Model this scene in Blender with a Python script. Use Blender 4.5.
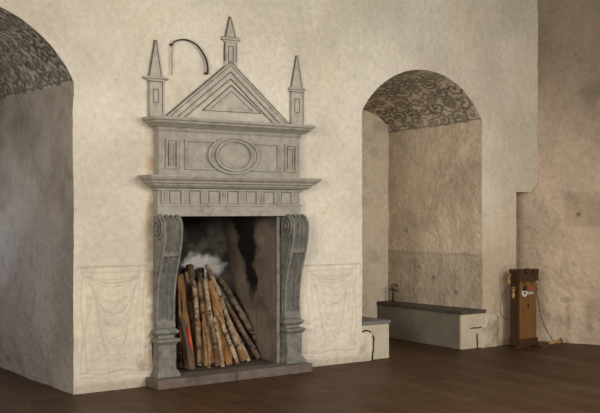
import bpy, math, random
import numpy as np
from mathutils import Vector, Matrix
random.seed(7); rng = np.random.RandomState(5)
SC = bpy.context.scene; COL = SC.collection
for o in list(bpy.data.objects): bpy.data.objects.remove(o)

# ---------------------------------------------------------------- camera
CAM = (-3.354, -8.070, 1.6); YAW = math.radians(35.593)
cd = bpy.data.cameras.new('camera'); cam = bpy.data.objects.new('camera', cd); COL.objects.link(cam)
cam.location = CAM; cam.rotation_euler = (math.pi/2, 0, -YAW)
cd.sensor_width = 36; cd.lens = 977/600*36; cd.shift_y = 4.5/600
SC.camera = cam
# ---------------------------------------------------------------- light and exposure
SC.view_settings.view_transform = 'Standard'; SC.view_settings.look = 'None'
SC.view_settings.gamma = 1; SC.view_settings.exposure = 0.0
w = bpy.data.worlds.new('world'); SC.world = w; w.use_nodes = True
bg = w.node_tree.nodes['Background']; bg.inputs[0].default_value = (1.0, .90, .76, 1); bg.inputs[1].default_value = 0.30
def area(name, loc, target, size, power, color, spread=180):
    d = bpy.data.lights.new(name, 'AREA'); d.shape = 'RECTANGLE'; d.size = size[0]; d.size_y = size[1]
    d.energy = power; d.color = color; d.spread = math.radians(spread)
    o = bpy.data.objects.new(name, d); COL.objects.link(o); o.location = loc
    o.rotation_euler = (Vector(target)-Vector(loc)).to_track_quat('-Z', 'Y').to_euler(); return o
area('hall_window_light', (2.7, -6.4, 2.7), (1.2, 0, 1.0), (4.0, 1.6), 125, (1.0, .96, .895), 125)
area('left_fill_light', (-5.4, -6.0, 2.2), (4.4, .6, 1.2), (3.0, 2.4), 115, (1.0, .92, .81), 100)  # unseen fill added to lift the left-facing surfaces
area('niche_window_light', (-1.1, 2.28, 1.35), (-.9, 0, .5), (1.1, 1.7), 20, (.72, .82, 1.0), 180)
area('low_warm_light', (4.6, -3.6, .55), (6.3, -.6, .75), (.35, .35), 9, (1.0, .74, .50), 120)  # warm area light from an unseen low source, aimed at the right wall

# ---------------------------------------------------------------- numpy noise
def _h(ix, iy, iz):
    n = (ix*374761393 + iy*668265263 + iz*2147483647 + 1013904223).astype(np.int64) & 0xffffffff
    n = ((n ^ (n >> 13))*1274126177) & 0xffffffff
    n = ((n ^ (n >> 16))*2246822519) & 0xffffffff
    return ((n ^ (n >> 15)) & 0xffff)/65535.0
def vnoise(P, sc, seed=0):
    Q = P*sc + seed*17.31; I = np.floor(Q).astype(np.int64); f = Q-I; f = f*f*(3-2*f)
    r = 0
    for a in (0, 1):
        for b in (0, 1):
            for c in (0, 1):
                wgt = (f[..., 0] if a else 1-f[..., 0])*(f[..., 1] if b else 1-f[..., 1])*(f[..., 2] if c else 1-f[..., 2])
                r = r + wgt*_h(I[..., 0]+a, I[..., 1]+b, I[..., 2]+c)
    return r
def fbm(P, sc, oct=4, seed=0):
    r = 0; a = .5; t = 0
    for k in range(oct):
        r = r + a*vnoise(P, sc*2**k, seed+k*3); t += a; a *= .5
    return r/t
def disp(P, amp=1.0):
    dx = (fbm(P, 1.6, 2, 11)-.5)*.030 + (fbm(P, 7, 3, 12)-.5)*.012
    dy = (fbm(P, 1.6, 2, 21)-.5)*.030 + (fbm(P, 7, 3, 22)-.5)*.012
    D = np.zeros_like(P); D[..., 0] = dx; D[..., 1] = dy
    return D*amp
def smooth(a, b, x):
    t = np.clip((x-a)/(b-a), 0, 1); return t*t*(3-2*t)
def lerp3(c1, c2, t): return np.asarray(c1)*(1-t[..., None]) + np.asarray(c2)*t[..., None]

class Paint:                                           # distance raster for drawn lines on a surface
    def __init__(s, u0, u1, v0, v1, res):
        s.u0, s.v0, s.res = u0, v0, res
        s.n = int((u1-u0)/res)+2; s.m = int((v1-v0)/res)+2
        s.img = np.zeros((s.n, s.m))
    def dot(s, u, v, r, k=1.0):
        cu = (u-s.u0)/s.res; cv = (v-s.v0)/s.res; R = r/s.res; q = int(R*1.6)+2
        a0, a1 = max(0, int(cu)-q), min(s.n, int(cu)+q+1); b0, b1 = max(0, int(cv)-q), min(s.m, int(cv)+q+1)
        if a0 >= a1 or b0 >= b1: return
        A, B = np.meshgrid(np.arange(a0, a1), np.arange(b0, b1), indexing='ij')
        d = np.hypot(A-cu, B-cv); val = k*np.clip(1.0-(d-R*.5)/(R*.7+.6), 0, 1)
        s.img[a0:a1, b0:b1] = np.maximum(s.img[a0:a1, b0:b1], val)
    def line(s, pts, r, k=1.0):
        for (a, b), (c, d) in zip(pts[:-1], pts[1:]):
            L = math.hypot(c-a, d-b); n = max(1, int(L/(s.res*.8)))
            for i in range(n+1): s.dot(a+(c-a)*i/n, b+(d-b)*i/n, r, k)
    def sample(s, U, V):
        a = np.clip((U-s.u0)/s.res, 0, s.n-1.001); b = np.clip((V-s.v0)/s.res, 0, s.m-1.001)
        i = a.astype(int); j = b.astype(int); fa = a-i; fb = b-j; I = s.img
        return I[i, j]*(1-fa)*(1-fb)+I[i+1, j]*fa*(1-fb)+I[i, j+1]*(1-fa)*fb+I[i+1, j+1]*fa*fb

# ---------------------------------------------------------------- materials
def new_mat(name, rough=.9, spec=.3):
    m = bpy.data.materials.new(name); m.use_nodes = True; nt = m.node_tree
    b = nt.nodes['Principled BSDF']; b.inputs['Roughness'].default_value = rough
    b.inputs['Specular IOR Level'].default_value = spec
    return m, nt, b
def nd(nt, t, **kw):
    n = nt.nodes.new(t)
    for k, v in kw.items(): setattr(n, k, v)
    return n
def noise(nt, scale, detail=5, rough=.6, coord='Object', stretch=None, rot=None):
    tc = nd(nt, 'ShaderNodeTexCoord'); n = nd(nt, 'ShaderNodeTexNoise')
    n.inputs['Scale'].default_value = scale; n.inputs['Detail'].default_value = detail; n.inputs['Roughness'].default_value = rough
    if stretch or rot:
        mp = nd(nt, 'ShaderNodeMapping')
        if stretch: mp.inputs['Scale'].default_value = stretch
        if rot: mp.inputs['Rotation'].default_value = rot
        nt.links.new(tc.outputs[coord], mp.inputs[0]); nt.links.new(mp.outputs[0], n.inputs['Vector'])
    else: nt.links.new(tc.outputs[coord], n.inputs['Vector'])
    return n
def ramp(nt, src, stops):
    r = nd(nt, 'ShaderNodeValToRGB'); e = r.color_ramp.elements
    while len(e) < len(stops): e.new(.5)
    for x, (p, c) in zip(e, stops): x.position = p; x.color = (*c, 1)
    nt.links.new(src, r.inputs[0]); return r
def bump(nt, b, src, dist, strength=1.0):
    bp = nd(nt, 'ShaderNodeBump'); bp.inputs['Distance'].default_value = dist; bp.inputs['Strength'].default_value = strength
    nt.links.new(src, bp.inputs['Height']); nt.links.new(bp.outputs[0], b.inputs['Normal'])
def mottled(name, stops, scale=6, bscale=30, bdist=.004, rough=.9, spec=.3, **kw):
    m, nt, b = new_mat(name, rough, spec)
    n = noise(nt, scale, 6, .65, **kw); r = ramp(nt, n.outputs[0], stops); nt.links.new(r.outputs[0], b.inputs[0])
    n2 = noise(nt, bscale, 5, .6); bump(nt, b, n2.outputs[0], bdist)
    return m
def col_mat(name, rough=.93, bscale=28, bdist=.006):     # albedo comes from the mesh's own colour layer
    m, nt, b = new_mat(name, rough, .2)
    at = nd(nt, 'ShaderNodeAttribute', attribute_name='Col')
    n = noise(nt, 16, 8, .78); r = ramp(nt, n.outputs[0], [(.3, (.80, .785, .77)), (.7, (1.10, 1.10, 1.10))])
    mx = nd(nt, 'ShaderNodeMix', data_type='RGBA', blend_type='MULTIPLY'); mx.inputs[0].default_value = 1
    nt.links.new(at.outputs['Color'], mx.inputs[6]); nt.links.new(r.outputs[0], mx.inputs[7]); nt.links.new(mx.outputs[2], b.inputs[0])
    n2 = noise(nt, bscale, 7, .62); bump(nt, b, n2.outputs[0], bdist)
    return m
M = {}
M['plaster'] = col_mat('lime_plaster', bscale=18, bdist=.010)
M['rough_plaster'] = col_mat('rough_plaster', bscale=20, bdist=.022)
M['soot'] = col_mat('sooty_masonry', bscale=20, bdist=.02)
G = lambda r, g, b: (r, g, b)
M['stone'] = mottled('grey_sandstone', [(.25, G(.22, .20, .165)), (.42, G(.33, .305, .26)), (.6, G(.385, .36, .305)), (.75, G(.46, .43, .365))], 13, 60, .010)
M['stone_dark'] = mottled('blue_grey_sandstone', [(.25, G(.09, .084, .072)), (.42, G(.175, .168, .150)), (.6, G(.24, .232, .208)), (.75, G(.34, .33, .295))], 14, 60, .012)
M['hearth'] = mottled('hearth_sandstone', [(.25, G(.075, .056, .045)), (.5, G(.14, .11, .09)), (.8, G(.21, .17, .142))], 6, 40, .006)
M['painted_grey'] = mottled('grey_limewash', [(.25, G(.26, .24, .20)), (.45, G(.40, .37, .315)), (.6, G(.48, .45, .385)), (.8, G(.58, .54, .46))], 11, 40, .004)
M['painted_light'] = mottled('pale_limewash', [(.25, G(.36, .33, .275)), (.5, G(.49, .45, .375)), (.8, G(.60, .55, .455))], 7, 40, .004)
M['line'] = mottled('charcoal_line', [(.3, G(.09, .08, .065)), (.7, G(.22, .20, .165))], 14, 40, .003)
M['bench_side'] = mottled('bench_boarding', [(.3, G(.165, .148, .115)), (.7, G(.22, .198, .155))], 5, 30, .003)
M['bench_plaster'] = mottled('bench_plaster', [(.25, G(.40, .36, .27)), (.5, G(.52, .47, .36)), (.8, G(.60, .545, .42))], 5, 30, .006)
M['bench_top'] = mottled('dark_bench_slab', [(.3, G(.055, .045, .036)), (.7, G(.10, .085, .07))], 6, 30, .003, rough=.6)
M['slab_blue'] = mottled('grey_slate_slab', [(.3, G(.13, .125, .115)), (.7, G(.21, .20, .185))], 8, 30, .003, rough=.7)
M['crack'] = mottled('dark_crack', [(.3, G(.02, .016, .012)), (.7, G(.04, .03, .024))], 8, 30, .002)
M['iron'] = mottled('wrought_iron', [(.3, G(.025, .018, .012)), (.7, G(.07, .045, .028))], 20, 60, .001, rough=.6)
M['rust_smear'] = mottled('rusty_wire', [(.3, G(.16, .10, .06)), (.7, G(.30, .20, .12))], 20, 60, .001)
M['oak'] = mottled('honey_oak', [(.3, G(.12, .058, .016)), (.7, G(.21, .105, .032))], 4, 30, .002, rough=.55, stretch=(6, 6, 1))
M['oak_dark'] = mottled('dark_stained_oak', [(.3, G(.035, .018, .009)), (.7, G(.07, .034, .015))], 4, 30, .002, rough=.5, stretch=(6, 6, 1))
M['pine'] = mottled('pale_turned_wood', [(.3, G(.24, .14, .055)), (.7, G(.36, .22, .09))], 6, 30, .001, rough=.5)
M['cord'] = mottled('black_rubber', [(.3, G(.015, .014, .013)), (.7, G(.03, .028, .026))], 10, 30, .0005, rough=.5)
M['label_white'] = mottled('printed_white', [(.3, G(.5, .48, .45)), (.7, G(.6, .58, .54))], 10, 30, .0003, rough=.5)
M['label_blue'] = mottled('printed_blue', [(.3, G(.10, .12, .17)), (.7, G(.14, .16, .22))], 10, 30, .0003, rough=.5)
M['label_red'] = mottled('printed_red', [(.3, G(.20, .05, .03)), (.7, G(.28, .08, .05))], 10, 30, .0003, rough=.5)
M['red'] = mottled('red_lacquer', [(.3, G(.72, .05, .02)), (.7, G(.9, .10, .03))], 20, 30, .0005, rough=.4)
M['cut_wood'] = mottled('fresh_cut_wood', [(.3, G(.30, .15, .06)), (.7, G(.52, .30, .13))], 25, 60, .002, rough=.8)
M['split_wood'] = mottled('split_wood', [(.3, G(.09, .04, .015)), (.47, G(.30, .14, .045)), (.62, G(.42, .22, .085)), (.75, G(.50, .30, .14))], 7, 50, .004, rough=.8, stretch=(8, 8, 1))
def bark_mat(name, pale, mid, dark, thr, peel=(.27, .12, .045)):
    m, nt, b = new_mat(name, .85, .25)
    tc = nd(nt, 'ShaderNodeTexCoord'); oi = nd(nt, 'ShaderNodeObjectInfo')
    cb = nd(nt, 'ShaderNodeCombineXYZ')
    mu = nd(nt, 'ShaderNodeMath', operation='MULTIPLY'); mu.inputs[1].default_value = 37
    nt.links.new(oi.outputs['Random'], mu.inputs[0])
    for i in range(3): nt.links.new(mu.outputs[0], cb.inputs[i])
    ad = nd(nt, 'ShaderNodeVectorMath', operation='ADD'); nt.links.new(tc.outputs['Object'], ad.inputs[0]); nt.links.new(cb.outputs[0], ad.inputs[1])
    def nz(stretch, sc, det):
        mp = nd(nt, 'ShaderNodeMapping'); mp.inputs['Scale'].default_value = stretch
        nt.links.new(ad.outputs[0], mp.inputs[0]); n = nd(nt, 'ShaderNodeTexNoise')
        n.inputs['Scale'].default_value = sc; n.inputs['Detail'].default_value = det; n.inputs['Roughness'].default_value = .65
        nt.links.new(mp.outputs[0], n.inputs['Vector']); return n
    base = nz((1, 1, .8), 14, 4); r1 = ramp(nt, base.outputs[0], [(.35, mid), (.6, pale)])
    mk = nz((1, 1, 1.6), 16, 6); r2 = ramp(nt, mk.outputs[0], [(thr-.10, (0, 0, 0)), (thr, (1, 1, 1))])
    mx = nd(nt, 'ShaderNodeMix', data_type='RGBA'); nt.links.new(r2.outputs[0], mx.inputs[0]); mx.inputs[6].default_value = (*dark, 1)
    nt.links.new(r1.outputs[0], mx.inputs[7]); nt.links.new(mx.outputs[2], b.inputs[0])
    pe = nz((1, 1, .55), 9, 3); r3 = ramp(nt, pe.outputs[0], [(.56, (0, 0, 0)), (.62, (1, 1, 1))])
    m2 = nd(nt, 'ShaderNodeMix', data_type='RGBA'); nt.links.new(r3.outputs[0], m2.inputs[0]); nt.links.new(mx.outputs[2], m2.inputs[6])
    m2.inputs[7].default_value = (*peel, 1); nt.links.new(m2.outputs[2], b.inputs[0])
    bump(nt, b, mk.outputs[0], .006); return m
M['birch'] = bark_mat('birch_bark', (.42, .335, .23), (.21, .125, .07), (.045, .028, .017), .48)
M['birch_brown'] = bark_mat('brown_birch_bark', (.32, .20, .11), (.17, .085, .04), (.04, .022, .012), .48)
M['birch_dark'] = bark_mat('dark_bark', (.22, .175, .13), (.10, .07, .045), (.022, .015, .01), .50, (.13, .07, .035))
M['grey_board'] = mottled('weathered_grey_wood', [(.3, G(.085, .060, .045)), (.7, G(.145, .108, .082))], 6, 40, .003, stretch=(6, 6, 1))

# oak floor: boards with seams, laid nearly square to the wall
def floor_mat():
    m, nt, b = new_mat('oak_floor_boards', .5, .14)
    tc = nd(nt, 'ShaderNodeTexCoord'); mp = nd(nt, 'ShaderNodeMapping'); mp.inputs['Rotation'].default_value = (0, 0, math.radians(-84))
    nt.links.new(tc.outputs['Object'], mp.inputs[0])
    br = nd(nt, 'ShaderNodeTexBrick'); br.offset = .37; br.inputs['Scale'].default_value = 1
    br.inputs['Brick Width'].default_value = 2.6; br.inputs['Row Height'].default_value = .21
    br.inputs['Mortar Size'].default_value = .0045; br.inputs['Mortar Smooth'].default_value = .2; br.inputs['Bias'].default_value = 0
    br.inputs['Color1'].default_value = (.060, .031, .015, 1); br.inputs['Color2'].default_value = (.084, .046, .023, 1); br.inputs['Mortar'].default_value = (.022, .014, .009, 1)
    nt.links.new(mp.outputs[0], br.inputs['Vector'])
    mp2 = nd(nt, 'ShaderNodeMapping'); mp2.inputs['Scale'].default_value = (1, 14, 1); nt.links.new(mp.outputs[0], mp2.inputs[0])
    n = nd(nt, 'ShaderNodeTexNoise'); n.inputs['Scale'].default_value = 3.5; n.inputs['Detail'].default_value = 6; nt.links.new(mp2.outputs[0], n.inputs['Vector'])
    r = ramp(nt, n.outputs[0], [(.3, (.72, .72, .72)), (.7, (1.25, 1.22, 1.18))])
    mx = nd(nt, 'ShaderNodeMix', data_type='RGBA', blend_type='MULTIPLY'); mx.inputs[0].default_value = 1
    nt.links.new(br.outputs['Color'], mx.inputs[6]); nt.links.new(r.outputs[0], mx.inputs[7]); nt.links.new(mx.outputs[2], b.inputs[0])
    n3 = noise(nt, 1.2, 4); r3 = ramp(nt, n3.outputs[0], [(.3, (.40, .40, .40)), (.7, (.64, .64, .64))]); nt.links.new(r3.outputs[0], b.inputs['Roughness'])
    bump(nt, b, n.outputs[0], .003); return m
M['floor'] = floor_mat()

# ---------------------------------------------------------------- object helpers
def tag(o, label=None, cat=None, group=None, kind=None):
    if label: o['label'] = label
    if cat: o['category'] = cat
    if group: o['group'] = group
    if kind: o['kind'] = kind
    return o
def empty(name, loc=(0, 0, 0), rz=0):
    o = bpy.data.objects.new(name, None); COL.objects.link(o); o.location = loc; o.rotation_euler = (0, 0, rz); o.empty_display_size = .1
    return o
class MB:
    def __init__(s): s.v = []; s.f = []
    def add(s, vs, fs):
        k = len(s.v); s.v += [tuple(map(float, v)) for v in vs]; s.f += [tuple(i+k for i in f) for f in fs]; return s
    def box(s, x0, x1, y0, y1, z0, z1, tx=0, ty=0):       # tx, ty: taper at the top
        vs = [(x0, y0, z0), (x1, y0, z0), (x1, y1, z0), (x0, y1, z0), (x0+tx, y0+ty, z1), (x1-tx, y0+ty, z1), (x1-tx, y1-ty, z1), (x0+tx, y1-ty, z1)]
        return s.add(vs, [(0, 3, 2, 1), (4, 5, 6, 7), (0, 1, 5, 4), (1, 2, 6, 5), (2, 3, 7, 6), (3, 0, 4, 7)])
    def prism(s, poly, y0, y1):                           # polygon in (x, z) counter-clockwise seen from -y
        n = len(poly); vs = [(x, y0, z) for x, z in poly]+[(x, y1, z) for x, z in poly]
        fs = [tuple(range(n)), tuple(range(2*n-1, n-1, -1))]+[(i, i+n, (i+1) % n+n, (i+1) % n) for i in range(n)]
        return s.add(vs, fs)
    def tube(s, pts, r, n=8, cap=True):
        pts = [Vector(p) for p in pts]; R = r if isinstance(r, (list, tuple)) else [r]*len(pts); vs = []; fs = []
        t0 = (pts[1]-pts[0]).normalized(); up = Vector((0, 0, 1)) if abs(t0.z) < .9 else Vector((1, 0, 0)); a = t0.cross(up).normalized()
        for i, p in enumerate(pts):
            t = (pts[min(i+1, len(pts)-1)]-pts[max(i-1, 0)]).normalized(); a = (a-t*a.dot(t)).normalized(); b = t.cross(a)
            for k in range(n):
                q = 2*math.pi*k/n; vs.append(p+(a*math.cos(q)+b*math.sin(q))*R[i])
        for i in range(len(pts)-1):
            for k in range(n): fs.append((i*n+k, i*n+(k+1) % n, (i+1)*n+(k+1) % n, (i+1)*n+k))
        if cap: fs += [tuple(range(n-1, -1, -1)), tuple((len(pts)-1)*n+k for k in range(n))]
        return s.add(vs, fs)
    def lathe(s, prof, c=(0, 0, 0), n=20):                # prof: (r, z)
        vs = []; fs = []
        for r, z in prof:
            for k in range(n): vs.append((c[0]+r*math.cos(2*math.pi*k/n), c[1]+r*math.sin(2*math.pi*k/n), c[2]+z))
        for i in range(len(prof)-1):
            for k in range(n): fs.append((i*n+k, i*n+(k+1) % n, (i+1)*n+(k+1) % n, (i+1)*n+k))
        fs += [tuple(range(n-1, -1, -1)), tuple((len(prof)-1)*n+k for k in range(n))]
        return s.add(vs, fs)
    def build(s, name, mat, parent=None, bevel=0, seg=2, smooth=False, rough=0):
        me = bpy.data.meshes.new(name); me.from_pydata(s.v, [], s.f); me.update()
        o = bpy.data.objects.new(name, me); COL.objects.link(o); me.materials.append(mat)
        if smooth:
            for p in me.polygons: p.use_smooth = True
        if parent: o.parent = parent
        if bevel:
            m = o.modifiers.new('bevel', 'BEVEL'); m.width = bevel; m.segments = seg; m.limit_method = 'ANGLE'; m.angle_limit = math.radians(40)
        return o
def grids(name, parts, mat, kind='structure', parent=None):   # parts: list of (P (n,m,3), C (n,m,3), flip)
    V = []; Cc = []; Fa = []; k = 0
    for P, C, flip in parts:
        n, m = P.shape[:2]; V.append(P.reshape(-1, 3)); Cc.append(C.reshape(-1, 3))
        idx = np.arange(n*m).reshape(n, m)+k; q = np.stack([idx[:-1, :-1], idx[1:, :-1], idx[1:, 1:], idx[:-1, 1:]], -1).reshape(-1, 4)
        if flip: q = q[:, ::-1]
        Fa.append(q); k += n*m
    V = np.concatenate(V); Cc = np.concatenate(Cc); Fa = np.concatenate(Fa)
    me = bpy.data.meshes.new(name); me.vertices.add(len(V)); me.vertices.foreach_set('co', V.astype(np.float32).ravel())
    me.loops.add(Fa.size); me.loops.foreach_set('vertex_index', Fa.astype(np.int32).ravel())
    me.polygons.add(len(Fa)); me.polygons.foreach_set('loop_start', np.arange(0, Fa.size, 4, dtype=np.int32))
    me.polygons.foreach_set('use_smooth', np.ones(len(Fa), bool)); me.update(calc_edges=True); me.validate()
    a = me.color_attributes.new('Col', 'FLOAT_COLOR', 'POINT'); a.data.foreach_set('color', np.c_[np.clip(Cc, 0, 1), np.ones(len(Cc))].astype(np.float32).ravel())
    me.materials.append(mat); o = bpy.data.objects.new(name, me); COL.objects.link(o)
    if kind: o['kind'] = kind
    if parent: o.parent = parent
    return o
def mesh_uv(a0, a1, b0, b1, step):
    n = max(2, int(round((a1-a0)/step))+1); m = max(2, int(round((b1-b0)/step))+1)
    return np.meshgrid(np.linspace(a0, a1, n), np.linspace(b0, b1, m), indexing='ij')

# ================================================================ STRUCTURE
WH = 4.7
NL = dict(c=-1.06, hw=1.056, zs=2.723, R=1.18, zc=2.196)             # left niche, at the wall face
NR = dict(c=4.139, hw=.906, zs=2.66, R=1.052, zc=2.125)             # right niche
def arch_z(N, s):                                                    # front arch height at s
    return N['zc']+np.sqrt(np.maximum(N['R']**2-(s-N['c'])**2, 0))
# --- drawings in the main wall's plaster
pw = Paint(-.1, 3.4, 0, 1.3, .005)
def drape(s0, s1, z0, z1, seed):
    r = random.Random(seed); W = s1-s0
    def wob(p): return [(a+r.uniform(-.004, .004), b+r.uniform(-.004, .004)) for a, b in p]
    pw.line(wob([(s0-.02, z1), (s0+W*.5, z1+.004), (s1+.02, z1)]), .006, .75)
    pw.line(wob([(s0, z1-.05), (s0+W*.5, z1-.045), (s1, z1-.05)]), .004, .45)
    for sag, k in ((.055, .5), (.085, .7), (.12, .35), (.26, .4), (.36, .6), (.47, .4), (.58, .3), (.74, .5), (.83, .35)):
        e = .05+sag*.12
        pw.line(wob([(s0+e+(W-2*e)*t, z1-.06-sag*.25-sag*.75*(1-abs(2*t-1)**2.3)) for t in np.linspace(0, 1, 26)]), .005, k)
    for q, k in ((.02, .6), (.06, .4), (.10, .3)):
        for sx in (0, 1):
            f = lambda t: (s0+q+.012*math.sin(t*9+seed+q*60)) if not sx else (s1-q+.012*math.sin(t*8+seed+q*50))
            pw.line([(f(t), z1-.05-(z1-z0-.12)*t) for t in np.linspace(0, 1, 30)], .005, k)
    for sx in (s0+.03, s1-.05):
        pw.line([(sx+.025*math.cos(a), z1-.02+.03*math.sin(a)) for a in np.linspace(0, 6.3, 20)], .004, .6)
    pw.line([(s0-.01+(W+.02)*t, z0+.06+.012*math.sin(t*11+seed)) for t in np.linspace(0, 1, 30)], .005, .6)
    pw.line([(s0+(W)*t, z0+.02+.012*math.sin(t*9+seed)) for t in np.linspace(0, 1, 30)], .004, .3)
    for k in range(26):
        a, b = s0+r.uniform(.1, W-.1), z0+r.uniform(.2, z1-z0-.15); an = r.uniform(-.9, .9)
        pw.line([(a+.07*t*math.cos(an)+.02*t*t, b+.07*t*math.sin(an)) for t in np.linspace(-1, 1, 7)], .004, r.uniform(.15, .4))
    for (a, b) in ((s1-.07, z0+.14), ):
        pw.line([(a+.03*math.cos(t), b+.045*math.sin(t)) for t in np.linspace(0, 6.3, 20)], .005, .5)
drape(.055, .70, .10, 1.10, 1); drape(2.50, 3.17, .08, 1.035, 2)
def main_col(P):
    n1 = fbm(P, 1.3, 4, 31); n2 = fbm(P, 3.2, 4, 32); n3 = fbm(P*np.array([1, 1, 1.8]), 6, 4, 33)
    C = lerp3((.60, .55, .455), (.76, .71, .61), smooth(.3, .7, n1))
    C = lerp3(C, np.broadcast_to((.74, .655, .49), C.shape), .45*smooth(.52, .78, n2))          # yellowed limewash
    C = lerp3(C, np.broadcast_to((.50, .46, .39), C.shape), .40*smooth(.50, .85, .5*n3+.5*fbm(P, 17, 4, 34)))
    s, z = P[..., 0], P[..., 2]
    d = smooth(2.0, 5.6, s)*smooth(1.9, .7, z)                                                # brown dirt low on the right, with the wall's dimmer light painted in
    C = lerp3(C, C*np.array([.76, .69, .62]), d)
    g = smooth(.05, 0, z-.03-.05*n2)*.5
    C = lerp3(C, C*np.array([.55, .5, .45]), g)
    edge = smooth(.06, .0, np.abs(s-.735)-.01)*smooth(2.5, 2.2, z)*smooth(.35, .6, n3)          # brown stain beside the chimneypiece
    C = lerp3(C, np.broadcast_to((.46, .33, .19), C.shape), .75*edge)
    st = np.exp(-(((s-.66)/.05)**2+((z-.17)/.07)**2)); C = lerp3(C, np.broadcast_to((.28, .25, .21), C.shape), .7*st*smooth(.3, .6, n3))
    # hook's shadow painted beside its right end, then a rusty smear under its left
    sm = np.exp(-(((s-1.285)/.03)**2+((z-2.98)/.10)**2)); C = lerp3(C, np.broadcast_to((.42, .34, .25), C.shape), .5*sm)
    sm = np.exp(-(((s-.955)/.014)**2+((z-3.0)/.15)**2)); C = lerp3(C, np.broadcast_to((.42, .33, .23), C.shape), .55*sm)
    return C
def wall_patch(sa, sb, zlo, zhi, ds=.01, nz=None, paint=False):
    n = max(2, int(round((sb-sa)/ds))+1); s1 = np.linspace(sa, sb, n)
    lo = zlo(s1) if callable(zlo) else np.full(n, float(zlo)); hi = zhi(s1) if callable(zhi) else np.full(n, float(zhi))
    m = nz or max(2, int(round((hi-lo).max()/ds))+1); t = np.linspace(0, 1, m)
    S = np.repeat(s1[:, None], m, 1); Z = lo[:, None]+(hi-lo)[:, None]*t[None]
    P = np.stack([S, np.zeros_like(S), Z], -1); C = main_col(P); D = disp(P)
    if paint:
        k = pw.sample(S, Z)*(Z < 1.25); C = lerp3(C, C*np.array([.55, .51, .46]), k*.75); D[..., 1] += .006*k
        lum = fbm(P, 12, 3, 41); sw = smooth(1.15, 1.0, Z)*(((S > .03) & (S < .72)) | ((S > 2.48) & (S < 3.2)))
        D[..., 1] += (lum-.5)*.012*sw; C = lerp3(C, C*1.06, sw)
    return P+D, C, False
L0, L1 = NL['c']-NL['hw'], NL['c']+NL['hw']; R0, R1 = NR['c']-NR['hw'], NR['c']+NR['hw']
cut = 1.83
parts = [wall_patch(-4.6, L0, -.03, WH, .06), wall_patch(L0, L1, lambda s: arch_z(NL, s), WH, .012),
         wall_patch(L1, .95, -.03, WH, .008, paint=True), wall_patch(.95, 2.15, 1.62, WH, .01), wall_patch(2.15, R0, -.03, WH, .008, paint=True),
         wall_patch(R0, R1, lambda s: arch_z(NR, s), WH, .012), wall_patch(R1, 5.627, -.03, WH, .012),
         wall_patch(5.627, 6.02, lambda s: np.where(s < 5.90, cut, cut+(s-5.90)*1.0), WH, .012)]
grids('wall_main', parts, M['plaster'])
# underside and return of the wall's overhang at the corner
S, Y = mesh_uv(5.627, 6.02, 0, .30, .015)
Z = np.where(S < 5.90, cut, cut+(S-5.90)*1.0); P = np.stack([S, Y, Z], -1)
S2, Z2 = mesh_uv(0, .5, -.03, cut, .02); P2 = np.stack([np.full_like(S2, 5.627), S2, Z2], -1)
grids('trim_1', [(P+disp(P), main_col(P)*.75, True), (P2+disp(P2), main_col(P2)*.8, True)], M['plaster'])  # wall colour darkened: shade of the overhang painted into the plaster
# right wall: meets the main wall at an angle, runs toward the viewer
def right_col(P, T, Z):
    n1 = fbm(P, 1.1, 4, 51); n2 = fbm(P, 4, 4, 52)
    C = lerp3((.47, .385, .295), (.64, .53, .415), smooth(.3, .7, n1))
    C = lerp3(C, np.broadcast_to((.52, .46, .37), C.shape), .5*smooth(.55, .75, n2))
    C = lerp3(C, np.broadcast_to((.25, .205, .155), C.shape), .55*smooth(.58, .8, fbm(P, 2.2, 4, 53)))
    C = lerp3(C, C*np.array([.55, .54, .53]), smooth(1.9, 3.6, Z+.5*(n1-.5)))                            # dimmer light towards the top painted in as darker plaster
    pt = smooth(.30, .36, T)*smooth(1.86, 1.80, Z)*smooth(1.38, 1.44, Z); C = lerp3(C, C*np.array([.80, .78, .76]), pt*.8)
    for a, b, r in ((.49, 1.56, .022), ): C = lerp3(C, np.broadcast_to((.10, .07, .05), C.shape), np.exp(-(((T-a)/(r*1.2))**2+((Z-b)/r)**2)))
    for a, b, ra, rb in ((.36, .30, .03, .22), (.36, .52, .09, .035), (.62, .35, .05, .2)):
        C = lerp3(C, C*.72, .8*np.exp(-(((T-a)/ra)**4+((Z-b)/rb)**4)))                            # post-shaped cast shadows painted onto the plaster
    return C
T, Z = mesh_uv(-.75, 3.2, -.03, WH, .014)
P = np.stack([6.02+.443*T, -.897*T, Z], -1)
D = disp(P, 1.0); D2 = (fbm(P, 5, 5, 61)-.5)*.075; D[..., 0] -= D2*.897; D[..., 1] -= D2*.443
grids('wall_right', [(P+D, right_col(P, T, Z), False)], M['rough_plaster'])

# --- right niche
YB = 1.52
def nr_edge(y, side):                                                # reveal position at depth y
    return NR['c']+side*(NR['hw']-(NR['hw']-.772)*np.clip(y/YB, 0, 1))
def vault_point(N, back_hw, back_zs, back_rise, yb, t, y):           # t in -1..1 across, loft front arc -> flatter back arc
    th = math.asin(N['hw']/N['R']); a = t*th
    fs = N['R']*np.sin(a); fz = N['zc']+N['R']*np.cos(a)
    u = np.sin(t*math.pi/2); bs = back_hw*u; bz = back_zs+back_rise*np.maximum(1-np.abs(u)**2.2, 0)**(1/2.2)
    k = (y/yb); return np.stack([N['c']+fs*(1-k)+bs*k, y, fz*(1-k)+bz*k], -1)
def niche_plaster(P, base, dark, seed=0):
    n1 = fbm(P, 1.7, 4, 71+seed); n2 = fbm(P, 6, 4, 72+seed)
    C = lerp3(dark, base, smooth(.3, .7, n1)); return lerp3(C, C*np.array([.74, .72, .70]), .6*smooth(.5, .75, n2))
Y, Z = mesh_uv(0, YB, -.03, 1, .012); n, m = Y.shape
Zt = np.linspace(0, 1, 230)
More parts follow.
